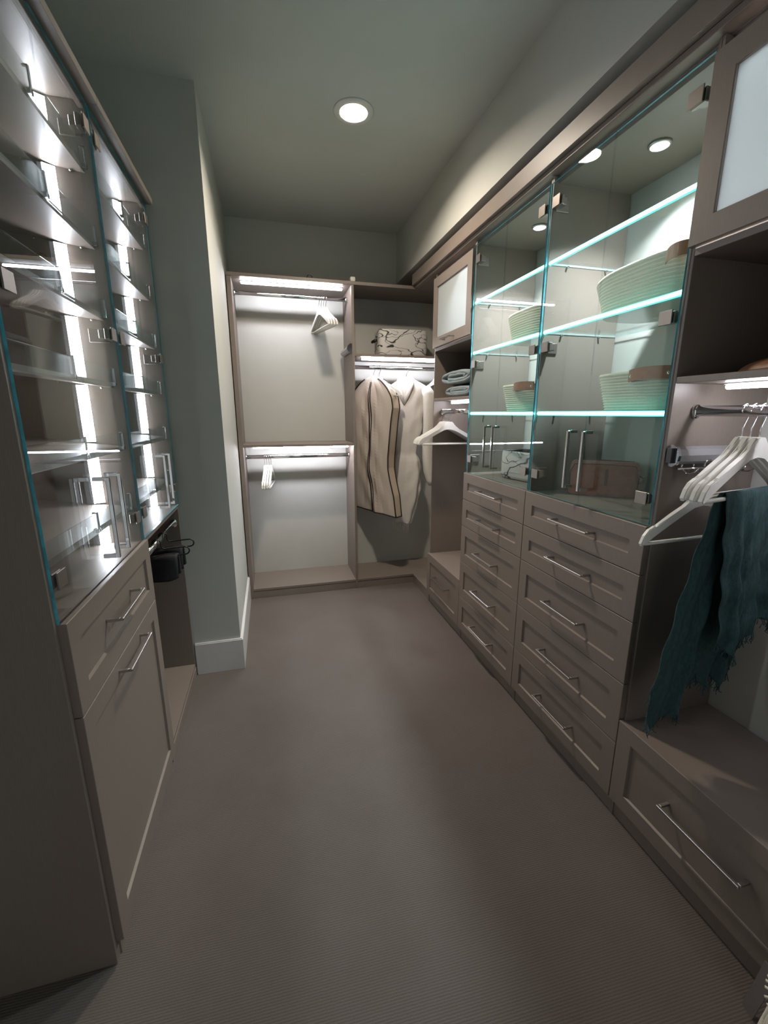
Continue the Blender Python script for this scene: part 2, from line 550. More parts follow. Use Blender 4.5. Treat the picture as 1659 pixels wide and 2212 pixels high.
# ------------------------------------------------------------------ back wall, corner bay
def corner():
    T = Thing('hanging_cabinet', 'taupe corner hanging bay holding the garment bag and white tunic', 'cabinet', (1.09, YB, 0))
    x0, x1 = 0.660, XRW - .003
    T.box('bottom_shelf', x0, x1, YB, YW - .002, .061, .080, 'taupe')
    T.box('bottom_shelf', 1.15, x1, 2.954, YB, .061, .080, 'taupe')
    T.box('toe_kick', x0, 1.172, YB + .004, YB + .022, 0, .061, 'taupe')
    T.box('toe_kick', 1.154, 1.172, 2.954, YB + .004, 0, .061, 'taupe')
    T.box('upper_shelf', x0, x1, YB + .016, YW - .002, 1.876, 1.894, 'taupe')
    oval_rod(T, 'x', x0, x1, 3.53, 1.812)
    light_bar(T, 'x', 0.735, 1.40, 3.45, 1.876)
corner()

# ------------------------------------------------------------------ continuous top shelf with fascia
def top_shelf():
    T = Thing('top_shelf', 'taupe top shelf and crown board running along back and right walls', 'shelf', (0.6, YB, 2.365))
    T.box('shelf_board', -0.222, XRW - .003, YB - .002, YW - .002, 2.3655, 2.388, 'taupe')
    T.box('shelf_board', 1.172, XRW - .003, .36, YB - .003, 2.3655, 2.388, 'taupe')
    T.box('crown_board', 1.106, 1.1275, .36, YB - .003, 2.388, 2.463, 'taupe')
    T.box('crown_cleat', 1.1275, 1.172, .36, YB - .003, 2.370, 2.388, 'taupe')
    ad = Thing('power_adapter', 'small pale adapter box on the back top shelf edge', 'adapter', (.655, 3.37, 2.388))
    ad.box('body', .637, .674, 3.352, 3.40, 2.3885, 2.422, 'plastic', bev=.004)
    ad.tube('cable', [(.674, 3.37, 2.40), (.70, 3.40, 2.394), (.80, 3.5, 2.392)], .003, 'black')
    cb = Thing('cable_end', 'short black cable loop on the back top shelf', 'cable', (.345, 3.38, 2.388))
    pts = [(.30, 3.45, 2.392), (.32, 3.40, 2.393)] + [(.345 + .018 * math.cos(a), 3.365, 2.397 + .018 * math.sin(a)) for a in [math.pi * k / 6 for k in range(6, -1, -1)]]
    cb.tube('cord', pts, .0035, 'black')
top_shelf()

# ------------------------------------------------------------------ right run of cabinets
RX, RBK, RD = 1.150, XRW - .003, 1.131
ZD = [1.103, .939, .771, .538, .303, .075]
def carcass(T, y0, y1, top=2.365):
    t = .0095
    T.box('side_panel', RX, RBK, y0, y0 + t, 0, top, 'taupe')
    T.box('side_panel', RX, RBK, y1 - t, y1, 0, top, 'taupe')
    T.box('top_panel', RX + .022, RBK, y0 + t, y1 - t, 2.340, top - .0005, 'taupe')
    T.box('toe_kick', RX + .004, RX + .022, y0 + t, y1 - t, 0, .072, 'taupe')
    return y0 + t, y1 - t

def drawer(T, y0, y1, z0, z1, rail=.056, hl=.226, zc=None):
    d = shaker(T, 'drawer_front', RD, -1, y0 + .0015, y1 - .0015, z0 + .0015, z1 - .0015, rail)
    c = (y0 + y1) / 2
    pull(T, RD, -1, c - hl / 2, c + hl / 2, zc if zc else (z0 + z1) / 2, d)
    return d

def frosted_door(T, y0, y1, z0, z1, rail=.062):
    bm = bmesh.new()
    def ring(x, i):
        return [bm.verts.new((x, y, z)) for y, z in ((y0 + i, z0 + i), (y1 - i, z0 + i), (y1 - i, z1 - i), (y0 + i, z1 - i))]
    rr = [ring(RD + .019, 0), ring(RD + .001, 0), ring(RD, .001), ring(RD, rail - .002), ring(RD + .002, rail), ring(RD + .019, rail)]
    for A, B in zip(rr, rr[1:] + rr[:1]):
        for k in range(4):
            bm.faces.new((A[k], A[(k + 1) % 4], B[(k + 1) % 4], B[k]))
    d = T.mesh('door', bm, 'taupe')
    T.box('frosted_pane', RD + .009, RD + .014, y0 + rail - .0005, y1 - rail + .0005, z0 + rail - .0005, z1 - rail + .0005, 'frosted', d, 0)
    c = (y0 + y1) / 2
    pull(T, RD, -1, c - .075, c + .075, z0 + .026, d)

def hanging_column(T, y0, y1):
    a, b = carcass(T, y0, y1)
    T.box('cabinet_floor', RX, RBK, a, b, 1.868, 1.887, 'taupe')
    frosted_door(T, y0 + .002, y1 - .002, 1.889, 2.327)
    T.box('cubby_shelf', RX + .001, RBK, a, b, 1.535, 1.553, 'taupe')
    T.box('cubby_back', RBK - .006, RBK, a, b, 1.5535, 1.8675, 'taupe')
    light_bar(T, 'y', a + .065, b - .065, 1.262, 1.535, 'ledsoft')
    T.box('drawer_top', RX, RBK, a, b, .380, .399, 'taupe')
    drawer(T, y0, y1, .075, .403, .058, .246, .262)

def display(T, y0, y1, hz):
    a, b = carcass(T, y0, y1)
    T.box('counter', RX, RBK, a, b, 1.082, 1.101, 'taupe')
    for i in range(5):
        drawer(T, y0, y1, ZD[i + 1], ZD[i], .056)
    c = (y0 + y1) / 2
    glass_door(T, 1.142, 1.148, c + .0015, y1 - .006, 1.106, 2.338, -1, y1, hz, c + .043, 1.165, 1.387)
    glass_door(T, 1.142, 1.148, y0 + .006, c - .0015, 1.106, 2.338, -1, y0, hz, c - .040, 1.165, 1.387)
    for z in (2.049, 1.784, 1.450):
        bm = bmesh.new()
        b_box(bm, 1.160, RBK - .006, a + .002, b - .002, z - .004, z + .004)
        bm.normal_update()
        for f in bm.faces:
            f.material_index = 0 if abs(f.normal.z) > .5 else 1
        s = T.mesh('glass_shelf', bm, ['glass', 'shelfedge'])
        e = T.box('lit_edge', 1.1535, 1.1595, a + .002, b - .002, z - .0085, z + .0085, 'cyan', s, .002, label='glowing cyan shelf edge')
        T.box('led_tape', 1.1515, 1.1537, a + .004, b - .004, z - .0036, z + .0036, 'cyancore', s, 0, label='white LED line along the shelf edge')
        for yy in (a, b - .012):
            for xx in (1.24, 1.43):
                bm = bmesh.new()
                b_tube(bm, [(xx, yy, z - .0085), (xx, yy + .012, z - .0085)], .0042, 8)
                T.mesh('shelf_pin', bm, 'chrome', s, True)

Y0, Y1, Y2, Y3, Y4 = 2.953, 2.370, 1.709, 1.040, .380
T = Thing('hanging_cabinet', 'narrow taupe hanging column with frosted door and towels, beside the corner', 'cabinet', (1.33, (Y0 + Y1) / 2, 0))
hanging_column(T, Y1, Y0)
oval_rod(T, 'y', Y1 + .0095, Y0 - .0095, 1.215, 1.462)
T = Thing('display_cabinet', 'glass-door display cabinet with five drawers, farther one, holding marble bin', 'cabinet', (1.33, (Y2 + Y1) / 2, 0), 'glass-door display cabinets')
display(T, Y2, Y1, (2.262, 1.722, 1.187))
T = Thing('display_cabinet', 'glass-door display cabinet with five drawers, nearer one, holding brown leather bag', 'cabinet', (1.33, (Y2 + Y3) / 2, 0), 'glass-door display cabinets')
display(T, Y3, Y2, (2.262, 1.722, 1.187))
T = Thing('hanging_cabinet', 'near taupe hanging column at right edge with frosted door and teal shawl', 'cabinet', (1.33, (Y4 + Y3) / 2, 0))
hanging_column(T, Y4, Y3)
oval_rod(T, 'y', Y4 + .0095, Y3 - .0095, 1.235, 1.457)
puck_light(1.336, 1.39, 2.340, 'bright puck light inside the nearer glass display cabinet')
puck_light(1.334, 2.065, 2.340, 'bright puck light inside the farther glass display cabinet')
puck_light(1.205, 2.455, 2.340, 'puck light glowing behind the far frosted glass door', 6)
puck_light(1.225, .915, 2.340, 'puck light glowing behind the near frosted glass door', 5)

# pull-out tie rack on the far side panel of the near hanging column
def tie_rack():
    T = Thing('tie_rack', 'grey pull-out tie rack with chrome hooks in the near hanging column', 'rack', (1.17, 1.02, 1.32))
    yy = Y3 - .0095
    prof = [(yy, 1.303), (yy, 1.352), (yy - .012, 1.354), (yy - .026, 1.346), (yy - .033, 1.328), (yy - .030, 1.310), (yy - .018, 1.301)]
    bm = bmesh.new(); b_prism(bm, prof, 'x', 1.170, 1.48)
    T.mesh('slide_body', bm, 'alu')
    bm = bmesh.new(); b_prism(bm, [(yy - .0005, 1.298), (yy - .0005, 1.357), (yy - .013, 1.360), (yy - .029, 1.351), (yy - .038, 1.328), (yy - .033, 1.303), (yy - .018, 1.294)], 'x', 1.160, 1.170)
    T.mesh('end_cap', bm, 'chrome')
    T.box('grip', 1.150, 1.160, yy - .022, yy - .004, 1.305, 1.350, 'black')
    bm = bmesh.new()
    for i in range(6):
        x = 1.20 + i * .045
        b_tube(bm, [(x, yy - .018, 1.302), (x, yy - .018, 1.288)], .003, 6)
    b_tube(bm, [(1.185, yy - .018, 1.287), (1.44, yy - .018, 1.287)], .0035, 6)
    r = T.mesh('hook_rail', bm, 'chrome', smooth=True)
    for i in range(6):
        x = 1.20 + i * .045
        pts = [(x, yy - .018 - .05 * k / 5, 1.287 - .012 * math.sin(math.pi * k / 5)) for k in range(6)] + [(x, yy - .072, 1.296)]
        T.tube('hook', pts, .0025, 'chrome', r, 6)
tie_rack()

# ------------------------------------------------------------------ left shoe cabinets
LX, LBK = -0.478, XLW + .003
LZ = [2.168, 1.957, 1.746, 1.534, 1.322, 1.108]
def shoe_cabinet(T, y0, y1, end_thick, sx, first):
    t = .0095
    ya = y0 + end_thick
    yb = y1 - t
    T.box('side_panel', LBK, LX - (0 if first else 0), y0, ya, 0, 2.358, 'taupe')
    T.box('side_panel', LBK, LX, yb, y1, 0, 2.358, 'taupe')
    T.box('back_panel', LBK, LBK + .006, ya, yb, 0, 2.358, 'taupe')
    T.box('top_panel', LBK, -.4445, y0, y1, 2.3585, 2.383, 'taupe')
    T.box('top_rail', LX - .016, LX - .001, ya, yb, 2.338, 2.358, 'taupe')
    T.box('counter', LBK + .006, LX, ya, yb, .972, .991, 'taupe')
    T.box('toe_kick', LX - .022, LX + .004, ya, yb, 0, .055, 'taupe')
    T.box('bottom_shelf', LBK + .006, LX, ya, yb, .055, .074, 'taupe')
    # slanted shoe shelves with clear fences
    sl = math.tan(math.radians(7.5))
    xf, xb = -.500, LBK + .008
    for z in LZ:
        bm = bmesh.new()
        b_prism(bm, [(xf, z), (xf, z + .017), (xb, z + .017 + (xf - xb) * sl), (xb, z + (xf - xb) * sl)], 'y', ya + .001, yb - .001)
        s = T.mesh('shoe_shelf', bm, 'taupe')
        T.box('clear_fence', xf + .004, xf + .008, ya + .006, yb - .006, z + .004, z + .062, 'acrylic', s, .0008)
        for k, yy in enumerate((ya + .012, (ya + yb) / 2, yb - .012)):
            bm = bmesh.new()
            b_box(bm, xf - .004, xf + .012, yy - .009, yy + .009, z + .006, z + .018, .001)
            b_box(bm, xf + .008, xf + .012, yy - .004, yy + .004, z + .006, z + .066, .001)
            b_box(bm, xf - .002, xf + .012, yy - .004, yy + .004, z + .062, z + .066, .001)
            T.mesh('fence_bracket', bm, 'chrome', s)
        for xx in (-.535, -.66):
            bm = bmesh.new()
            zz = z + (xf - xx) * sl - .004
            b_tube(bm, [(xx, yb - .012, zz), (xx, yb, zz)], .0035, 8)
            T.mesh('shelf_pin', bm, 'chrome', s, True)
    # vertical LED strip set at an angle on the far side panel, one length between each pair of shelves
    lev = [.992] + [z for z in reversed(LZ)] + [2.357]
    for i in range(len(lev) - 1):
        za = lev[i] + (.034 if i else .001)
        zb = lev[i + 1] + (.008 if i < len(lev) - 2 else -.004)
        bm = bmesh.new()
        fs = b_prism(bm, [(sx, yb - .0005), (sx, yb - .019), (sx + .028, yb - .0005)], 'z', za, zb)
        fs[3].material_index = 1
        T.mesh('led_strip', bm, ['alu', 'strip'], label='glowing white vertical LED strip')
    c = (ya + yb) / 2
    hz = (2.283, 1.700, 1.088)
    glass_door(T, LX, LX + .006, ya - (.012 if first else .007), c - .0015, .994, 2.356, 1, y0, hz, c - .047, 1.050, 1.280)
    glass_door(T, LX, LX + .006, c + .0015, y1 - .003, .994, 2.356, 1, y1, hz, c + .045, 1.050, 1.280)
    return ya, yb

LY0, LY1, LY2 = 1.004, 1.702, 2.3595
T = Thing('shoe_cabinet', 'near shoe cabinet with glass doors above a drawer and tilt-out hamper', 'cabinet', (-.67, 1.35, 0))
shoe_cabinet(T, LY0, LY1, .026, -.606, True)
d = shaker(T, 'drawer_front', -.4595, 1, LY0 + .014, LY1 - .002, .756, .994, .058)
pull(T, -.4595, 1, 1.245, 1.470, .888, d)
d = shaker(T, 'hamper_front', -.4595, 1, LY0 + .014, LY1 - .002, .060, .753, .058)
pull(T, -.4595, 1, 1.255, 1.480, .722, d)
T = Thing('shoe_cabinet', 'far shoe cabinet with glass doors above an open bay with black hangers', 'cabinet', (-.67, 2.03, 0))
shoe_cabinet(T, LY1 + .001, LY2, .0095, -.597, False)
oval_rod(T, 'y', LY1 + .0105, LY2 - .0095, -.500, .900)

# ------------------------------------------------------------------ hangers
def hanger_proto(name, label, loc, rz, group, bar=True):
    """origin where the hook rests on the rod; width along local x"""
    T = Thing(name, label, 'hanger', (0, 0, 0), group)
    R = .017
    pts = [(-R, 0, -.022)] + [(R * math.cos(a), 0, .0 - R + .0 + R * math.sin(a)) for a in [math.pi - k * math.pi / 10 for k in range(0, 11)]]
    pts += [(R, 0, -.030), (.006, 0, -.050), (0, 0, -.060), (0, 0, -.092)]
    T.tube('hook', pts, .0019, 'chrome', seg=6)
    top = [(0, -.084), (.022, -.085), (.034, -.096), (.048, -.116), (.075, -.134), (.120, -.157), (.165, -.181), (.172, -.190), (.180, -.187), (.200, -.196), (.215, -.213), (.224, -.236)]
    bot = [(.219, -.244), (.206, -.236), (.190, -.222), (.160, -.207), (.115, -.182), (.070, -.158), (.035, -.139), (0, -.134)]
    right = top[1:] + bot[:-1]
    poly = [top[0]] + right + [bot[-1]] + [(-x, z) for x, z in reversed(right)]
    bm = bmesh.new()
    b_prism(bm, poly, 'y', -.0062, .0062)
    es = [e for e in bm.edges if abs(e.verts[0].co.y - e.verts[1].co.y) < 1e-6]
    bmesh.ops.bevel(bm, geom=es, offset=.0022, segments=2, affect='EDGES')
    T.mesh('shoulder', bm, 'hanger')
    if bar:
        T.tube('trouser_bar', [(-.205, 0, -.238), (.205, 0, -.238)], .0055, 'hanger', seg=10)
    T.e.location = loc
    T.e.rotation_euler = (0, 0, rz)
    return T.e
HG = 'white wooden hangers'
def R(d): return math.radians(d)
ztop = 2.322
h0 = hanger_proto('hanger', 'white hanger on the upper back rod, leftmost of four', (.424, 3.53, ztop), R(-78), HG)
for x, a, n in ((.441, -78, 'second from left of four'), (.458, -77, 'third from left of four'), (.476, -76.2, 'rightmost of four')):
    copy_tree(h0, (x, 3.53, ztop), R(a), 'white hanger on the upper back rod, ' + n)
for x, a, n in ((-.046, -97, 'leftmost of four'), (-.030, -97, 'second from left of four'), (-.014, -96.5, 'third from left of four'), (.003, -96, 'rightmost of four')):
    copy_tree(h0, (x, 3.53, 1.132), R(a), 'white hanger on the lower back rod, ' + n)
copy_tree(h0, (.850, 3.53, 1.829), R(-51), 'white hanger inside the beige garment bag')
copy_tree(h0, (.898, 3.53, 1.829), R(-53), 'white hanger just behind the beige garment bag')
copy_tree(h0, (1.130, 3.53, 1.829), R(-36), 'white hanger carrying the white linen tunic')
copy_tree(h0, (1.395, 3.50, 1.829), R(-50), 'empty white hanger right of the white tunic in the corner')
for i, (y, a) in enumerate(((2.922, 1), (2.903, 1), (2.884, 1), (2.862, 0), (2.838, 0), (2.812, 0))):
    n = ['farthest', 'second farthest', 'third farthest', 'third nearest', 'second nearest', 'nearest'][i]
    copy_tree(h0, (1.215, y, 1.479), R(a), 'white hanger below the folded towels, %s of six on that rod' % n)
for x, y, a, n in ((1.235, .882, 10, 'farthest of the three side by side'), (1.235, .860, 11, 'middle of the three side by side'), (1.235, .838, 11.3, 'nearest of three, carrying the teal shawl')):
    copy_tree(h0, (x, y, 1.474), R(a), 'white hanger on the near right rod, ' + n)
copy_tree(h0, (1.245, .966, 1.318), R(3), 'lower white hanger hung from the tie rack behind the teal shawl')

def trouser_hanger(y, label, glabel):
    x0, z0 = -.500, .917
    T = Thing('trouser_hanger', label, 'hanger', (x0, y, z0), 'black open-ended trouser hangers')
    r = .017
    pts = [(x0 - r, y, z0 - .03)] + [(x0 + r * math.cos(a), y, z0 - r + r * math.sin(a)) for a in [math.pi - k * math.pi / 8 for k in range(9)]]
    pts += [(x0 + r, y, z0 - .034), (x0 + .026, y, z0 - .044), (x0 + .108, y, z0 - .040)]
    for k in range(7):
        a = math.pi / 2 - math.pi * k / 6
        pts.append((x0 + .112 + .017 * math.cos(a), y, z0 - .057 + .017 * math.sin(a)))
    pts += [(x0 + .095, y, z0 - .075), (x0 - .14, y, z0 - .082)]
    T.tube('wire_frame', pts, .0032, 'black')
    # folded trousers over the lower bar
    def fn(u, v):
        x = x0 - .155 + .235 * u
        a = v * 2 - 1
        rr = .018 + .004 * math.sin(u * 9)
        if abs(a) < .3:
            th = a / .3 * math.pi / 2
            yy, zz = rr * math.sin(th), rr * math.cos(th)
        else:
            k = (abs(a) - .3) / .7
            yy = math.copysign(rr + .010 * k + .004 * math.sin(u * 7 + k * 3), a)
            zz = -k * (.088 + .012 * (1 - u) * (1 if a > 0 else .6)) + .012 * (max(0, u - .8) / .2) ** 2 * k
        return (x, y + yy, z0 - .093 + zz)
    C = Thing('folded_trousers', glabel, 'trousers', (x0, y, z0 - .1), 'black trousers in the left bay')
    grid('cloth', fn, 20, 26, 'blackcloth', C.e, C.o, .012)
trouser_hanger(2.085, 'black trouser hanger in the left open bay, farther of two', 'folded black trousers in the left open bay, farther pair')
trouser_hanger(1.965, 'black trouser hanger in the left open bay, nearer of two', 'folded black trousers in the left open bay, nearer pair')

# ------------------------------------------------------------------ garment bag
def lerp_tab(tab, z):
    for (a, b) in zip(tab, tab[1:]):
        if (a[0] - z) * (b[0] - z) <= 0 and a[0] != b[0]:
            k = (z - a[0]) / (b[0] - a[0])
            return [p + (q - p) * k for p, q in zip(a[1:], b[1:])]
    return list(tab[-1][1:])

def garment_bag():
    cx, cy, a = .852, 3.532, R(51)
    t = Vector((math.cos(a), -math.sin(a), 0)); n = Vector((-math.sin(a), -math.cos(a), 0))
    T = Thing('garment_bag', 'beige garment bag with dark piping and zip hanging in the corner', 'garment bag', (cx, cy, 1.2))
    # z, half width, half depth, sideways shift
    tab = [(1.748, .016, .012, 0), (1.728, .060, .030, 0), (1.690, .118, .038, 0), (1.640, .168, .042, 0), (1.580, .206, .044, 0), (1.500, .222, .045, 0), (1.40, .208, .046, -.002), (1.25, .196, .046, -.006),
           (1.10, .186, .045, -.012), (1.0, .186, .043, -.012), (.90, .198, .042, -.002), (.78, .220, .040, .010), (.66, .232, .038, .016), (.628, .236, .036, .018)]
    nz = 44
    zs = [1.748 + (.628 - 1.748) * k / nz for k in range(nz + 1)]
    ns = 14
    def P(s, d, z):
        return Vector((cx, cy, z)) + t * s + n * d
    def front(u, z):
        w, dp, sh = lerp_tab(tab, z)
        wr = .010 * math.sin(9 * u + z * 5) * math.sin(z * 17) + .006 * math.sin(14 * u - z * 11) + .008 * math.sin(4 * u + 1) * max(0, 1.5 - z)
        return P(sh + u * w, dp * (1.12 - .12 * u * u) + wr * (1 - abs(u)), z - .02 * u * max(0, .75 - z) / .1)
    def back(u, z):
        w, dp, sh = lerp_tab(tab, z)
        return P(sh + u * w * 1.02, -dp, z - .02 * u * max(0, .75 - z) / .1)
    bm = bmesh.new()
    rows = []
    for z in zs:
        loop = [front(-1 + 2 * k / ns, z) for k in range(ns + 1)] + [back(1 - 2 * k / ns, z) for k in range(ns + 1)]
        rows.append([bm.verts.new(p) for p in loop])
    m = 2 * (ns + 1)
    for A, B in zip(rows, rows[1:]):
        for k in range(m):
            f = bm.faces.new((A[k], A[(k + 1) % m], B[(k + 1) % m], B[k]))
            f.material_index = 1 if k in (ns, m - 1) else 0
    bm.faces.new(rows[0])
    body = T.mesh('bag_body', bm, ['canvas', 'gusset'], smooth=False)
    for u in (-1, 1):
        T.tube('piping', [front(u, z) + n * .001 for z in zs[1:]], .0058, 'piping', seg=6)
        T.tube('piping', [back(u, z) - n * .001 for z in zs[1:]], .0058, 'piping', seg=6)
    T.tube('piping', [front(-1 + 2 * k / ns, zs[-1]) for k in range(ns + 1)] + [back(1 - 2 * k / ns, zs[-1]) for k in range(ns + 1)], .0058, 'piping', seg=6)
    for du in (-.035, .035):
        T.tube('zip_tape', [front(du * (1 if z > .7 else max(.25, (z - .6) / .1)), z) + n * .0015 for z in zs[2:]], .0058, 'piping', seg=6)
    T.tube('zip', [front(0, z) + n * .001 for z in zs[2:]], .0022, 'linen', seg=6)
garment_bag()

# ------------------------------------------------------------------ white linen tunic
def tunic():
    cx, cy, a = 1.130, 3.53, R(36)
    t = Vector((math.cos(a), -math.sin(a), 0)); n = Vector((-math.sin(a), -math.cos(a), 0))
    T = Thing('tunic', 'white linen tunic with long sleeves and fringed hem in the corner', 'tunic', (cx, cy, 1.1))
    tab = [(1.735, .050, .030, 0), (1.715, .085, .036, 0), (1.680, .150, .040, 0), (1.640, .196, .042, 0), (1.58, .190, .045, 0), (1.45, .165, .050, 0), (1.30, .140, .048, .0), (1.16, .098, .040, .005),
           (1.12, .086, .036, .008), (1.06, .110, .042, .012), (.95, .120, .044, .012), (.80, .118, .044, .010), (.65, .100, .040, 0), (.52, .080, .034, -.015), (.50, .074, .03, -.02)]
    nz, m = 60, 28
    bm = bmesh.new(); rows = []
    for k in range(nz + 1):
        z = 1.735 + (.50 - 1.735) * k / nz
        w, dp, sh = lerp_tab(tab, z)
        row = []
        for j in range(m):
            th = 2 * math.pi * j / m
            f = 1 + .10 * math.sin(th * 7 + z * 4) * (1.8 - z) + .05 * math.sin(th * 11 + 2 + z * 9) + .035 * math.sin(z * 34 + th * 5)
            p = Vector((cx, cy, z - .01 * math.sin(th * 3) * (z < .6))) + t * (sh + w * math.cos(th) * f) + n * (dp * math.sin(th) * f)
            row.append(bm.verts.new(p))
        rows.append(row)
    for A, B in zip(rows, rows[1:]):
        for j in range(m):
            bm.faces.new((A[j], A[(j + 1) % m], B[(j + 1) % m], B[j]))
    T.mesh('body', bm, 'linen', smooth=True)
    def P(s, d, z): return Vector((cx, cy, z)) + t * s + n * d
    for sg, nm in ((1, 'sleeve'), (-1, 'sleeve')):
        pts = [P(sg * .165, .0, 1.655), P(sg * .195, .0, 1.60), P(sg * .207, .004, 1.5), P(sg * .205, .008, 1.35), P(sg * .200, .012, 1.2), P(sg * .205, .014, 1.08), P(sg * .215, .016, .98), P(sg * .232, .016, .90), P(sg * .245, .016, .855)]
        bm = bmesh.new()
        b_tube(bm, pts, [.04, .052, .056, .052, .050, .050, .046, .036, .028], 14, None, upv=tuple(n))
        for v in bm.verts:
            v.co += n * .005 * math.sin(v.co.z * 60 + v.co.x * 40) + t * .004 * math.sin(v.co.z * 45 + v.co.y * 60)
        T.mesh(nm, bm, 'linen', smooth=True)
    # open collar
    for sg in (-1, 1):
        bm = bmesh.new()
        pts = [P(0, .050, 1.52), P(sg * .028, .054, 1.60), P(sg * .052, .052, 1.67), P(sg * .055, .02, 1.728), P(sg * .03, -.03, 1.740)]
        b_tube(bm, pts, [.006, .020, .024, .020, .012], 8, .005, upv=tuple(t))
        T.mesh('collar', bm, 'linen', smooth=True)
    # fringe at the hem
    s = None
    bm = bmesh.new()
    random.seed(3)
    for k in range(11):
        u = -.075 + .013 * k
        z0 = .505
        b_tube(bm, [P(u - .02, .02, z0), P(u - .02 + random.uniform(-.008, .008), .02, z0 - .04), P(u - .02 + random.uniform(-.012, .012), .02, z0 - random.uniform(.07, .10))], .0014, 5)
    f = T.mesh('fringe', bm, 'linen', s, True)
    f['kind'] = 'stuff'
tunic()

# ------------------------------------------------------------------ teal shawl on the near hanger
def shawl():
    T = Thing('shawl', 'teal gauze shawl with frayed hem draped over the near hanger', 'shawl', (1.25, .84, 1.235))
    zb, yb = 1.241, .838
    x0, x1 = 1.105, 1.44
    def fold(u, k, ph):
        kk = .25 + .75 * k
        return (.014 * math.sin(u * 19 + ph) + .010 * math.sin(u * 33 + ph * 2.1 + k * 2) + .005 * math.sin(u * 61 + 4 * k)) * kk * min(1, k * 9) + .0035 * math.sin(k * 26 + u * 14) * min(1, k * 5)
    def rear(u, v):      # far, longer half: falls from the bar, fanning out to the left
        L = .70 - .11 * u + .04 * math.sin(u * 9 + .3) - .12 * max(0, .10 - u) / .10 + .02 * math.sin(u * 23)
        th = min(1, v / .05)
        z = zb + .012 - L * max(0, v - .02) - .006 * th
        k = v
        x = x0 + (x1 - x0) * u - (.076 - .05 * u) * k ** 1.1 + .010 * k * math.sin(u * 25 + v * 3)
        y = yb + .2 * (x0 + (x1 - x0) * u - 1.235) + .007 * th + .030 * k + fold(u, k, 0.4)
        return (x, y, z)
    def frontf(u, v):    # near, shorter half
        L = .40 + .06 * u + .05 * math.sin(u * 6 + .4)
        th = min(1, v / .05)
        z = zb + .012 - L * max(0, v - .02) - .006 * th
        k = v
        x = x0 + .012 + (x1 - x0) * u + .020 * k * math.sin(u * 6 + v * 2) + .02 * k
        y = yb + .2 * (x0 + (x1 - x0) * u - 1.235) - .007 * th - .028 * k + fold(u, k, 2.2)
        return (x, y, z)
    r = grid('rear_fall', rear, 90, 60, 'teal', T.e, T.o, .0025)
    f = grid('front_fall', frontf, 90, 50, 'teal', T.e, T.o, .0025)
    random.seed(11)
    for fn, par, cnt in ((rear, r, 150), (frontf, f, 120)):
        bm = bmesh.new()
        for i in range(cnt):
            u = i / (cnt - 1)
            p = Vector(fn(u, 1.0))
            q = p + Vector((random.uniform(-.012, .008), random.uniform(-.006, .006), -random.uniform(.010, .022)))
            q2 = q + Vector((random.uniform(-.010, .010), random.uniform(-.006, .006), -random.uniform(.002, .012)))
            b_tube(bm, [p + Vector((0, 0, .004)), q, q2], .0011, 4)
        o = T.mesh('frayed_hem', bm, 'teal', par, True)
        o['kind'] = 'stuff'
shawl()

# ------------------------------------------------------------------ rope baskets
def basket(cx, cy, z, hx, hy, h, label, handle_y, warp=0.0, L=.085):
    T = Thing('rope_basket', label, 'basket', (cx, cy, z), 'cream rope baskets on the glass shelves')
    coils = 13
    seg = 56
    n = 3.2
    def ring(k, off, zz):
        vs = []
        for j in range(seg):
            a = 2 * math.pi * j / seg
            c, s = math.cos(a), math.sin(a)
            ex = math.copysign(abs(c) ** (2 / n), c); ey = math.copysign(abs(s) ** (2 / n), s)
            sc = .84 + .16 * k
            w = warp * k ** 3 * math.sin(2 * a + 1.0)
            vs.append((cx + ex * (hx * sc + off), cy + ey * (hy * sc + off), z + zz + w))
        return vs
    bm = bmesh.new()
    prof = []
    for i in range(coils):
        for q in range(3):
            k = (i + q / 3) / coils
            prof.append((k, .0035 * math.sin(math.pi * q / 3) if q else -.001, .003 + k * (h - .006)))
    prof.append((1.0, 0, h))
    inner = [(1.0, -.008, h), (.5, -.008, h * .5), (.06, -.010, .010)]
    rings = [[bm.verts.new(p) for p in ring(k, o, zz)] for k, o, zz in prof + inner]
    for A, B in zip(rings, rings[1:]):
        for j in range(seg):
            bm.faces.new((A[j], A[(j + 1) % seg], B[(j + 1) % seg], B[j]))
    bm.faces.new(rings[0][::-1]); bm.faces.new(rings[-1])
    T.mesh('basket_body', bm, 'rope', smooth=True)
    if handle_y is not None:
        xw = cx - hx * .985
        bm = bmesh.new()
        pts = []
        for k in range(13):
            s = -1 + k / 6
            pts.append(Vector((xw - .006 - .020 * max(0, 1 - s * s), handle_y + L * s, z + h - .018 + .004 * (1 - s * s))))
        A = []
        for p in pts:
            A.append([bm.verts.new(p + Vector((dx, 0, dz))) for dx, dz in ((0, -.018), (0, .020), (.003, .020), (.003, -.018))])
        for a_, b_ in zip(A, A[1:]):
            for q in range(4):
                bm.faces.new((a_[q], a_[(q + 1) % 4], b_[(q + 1) % 4], b_[q]))
        bm.faces.new(A[0][::-1]); bm.faces.new(A[-1])
        hd = T.mesh('leather_handle', bm, 'leather')
        for s in (-1, 1):
            bm = bmesh.new()
            bmesh.ops.create_uvsphere(bm, u_segments=10, v_segments=6, radius=.0058)
            bmesh.ops.translate(bm, verts=bm.verts, vec=(xw - .009, handle_y + s * (L - .014), z + h - .018))
            T.mesh('rivet', bm, 'chrome', hd, True)
basket(1.340, 1.945, 1.790, .150, .195, .135, 'cream rope basket, upper one in the farther display cabinet', None, .004)
basket(1.335, 1.955, 1.456, .150, .190, .135, 'cream rope basket with tan handle, lower one in the farther display cabinet', 1.87)
basket(1.345, 1.300, 1.790, .155, .225, .135, 'cream rope basket with dented rim, upper one in the nearer display cabinet', 1.108, .012, .05)
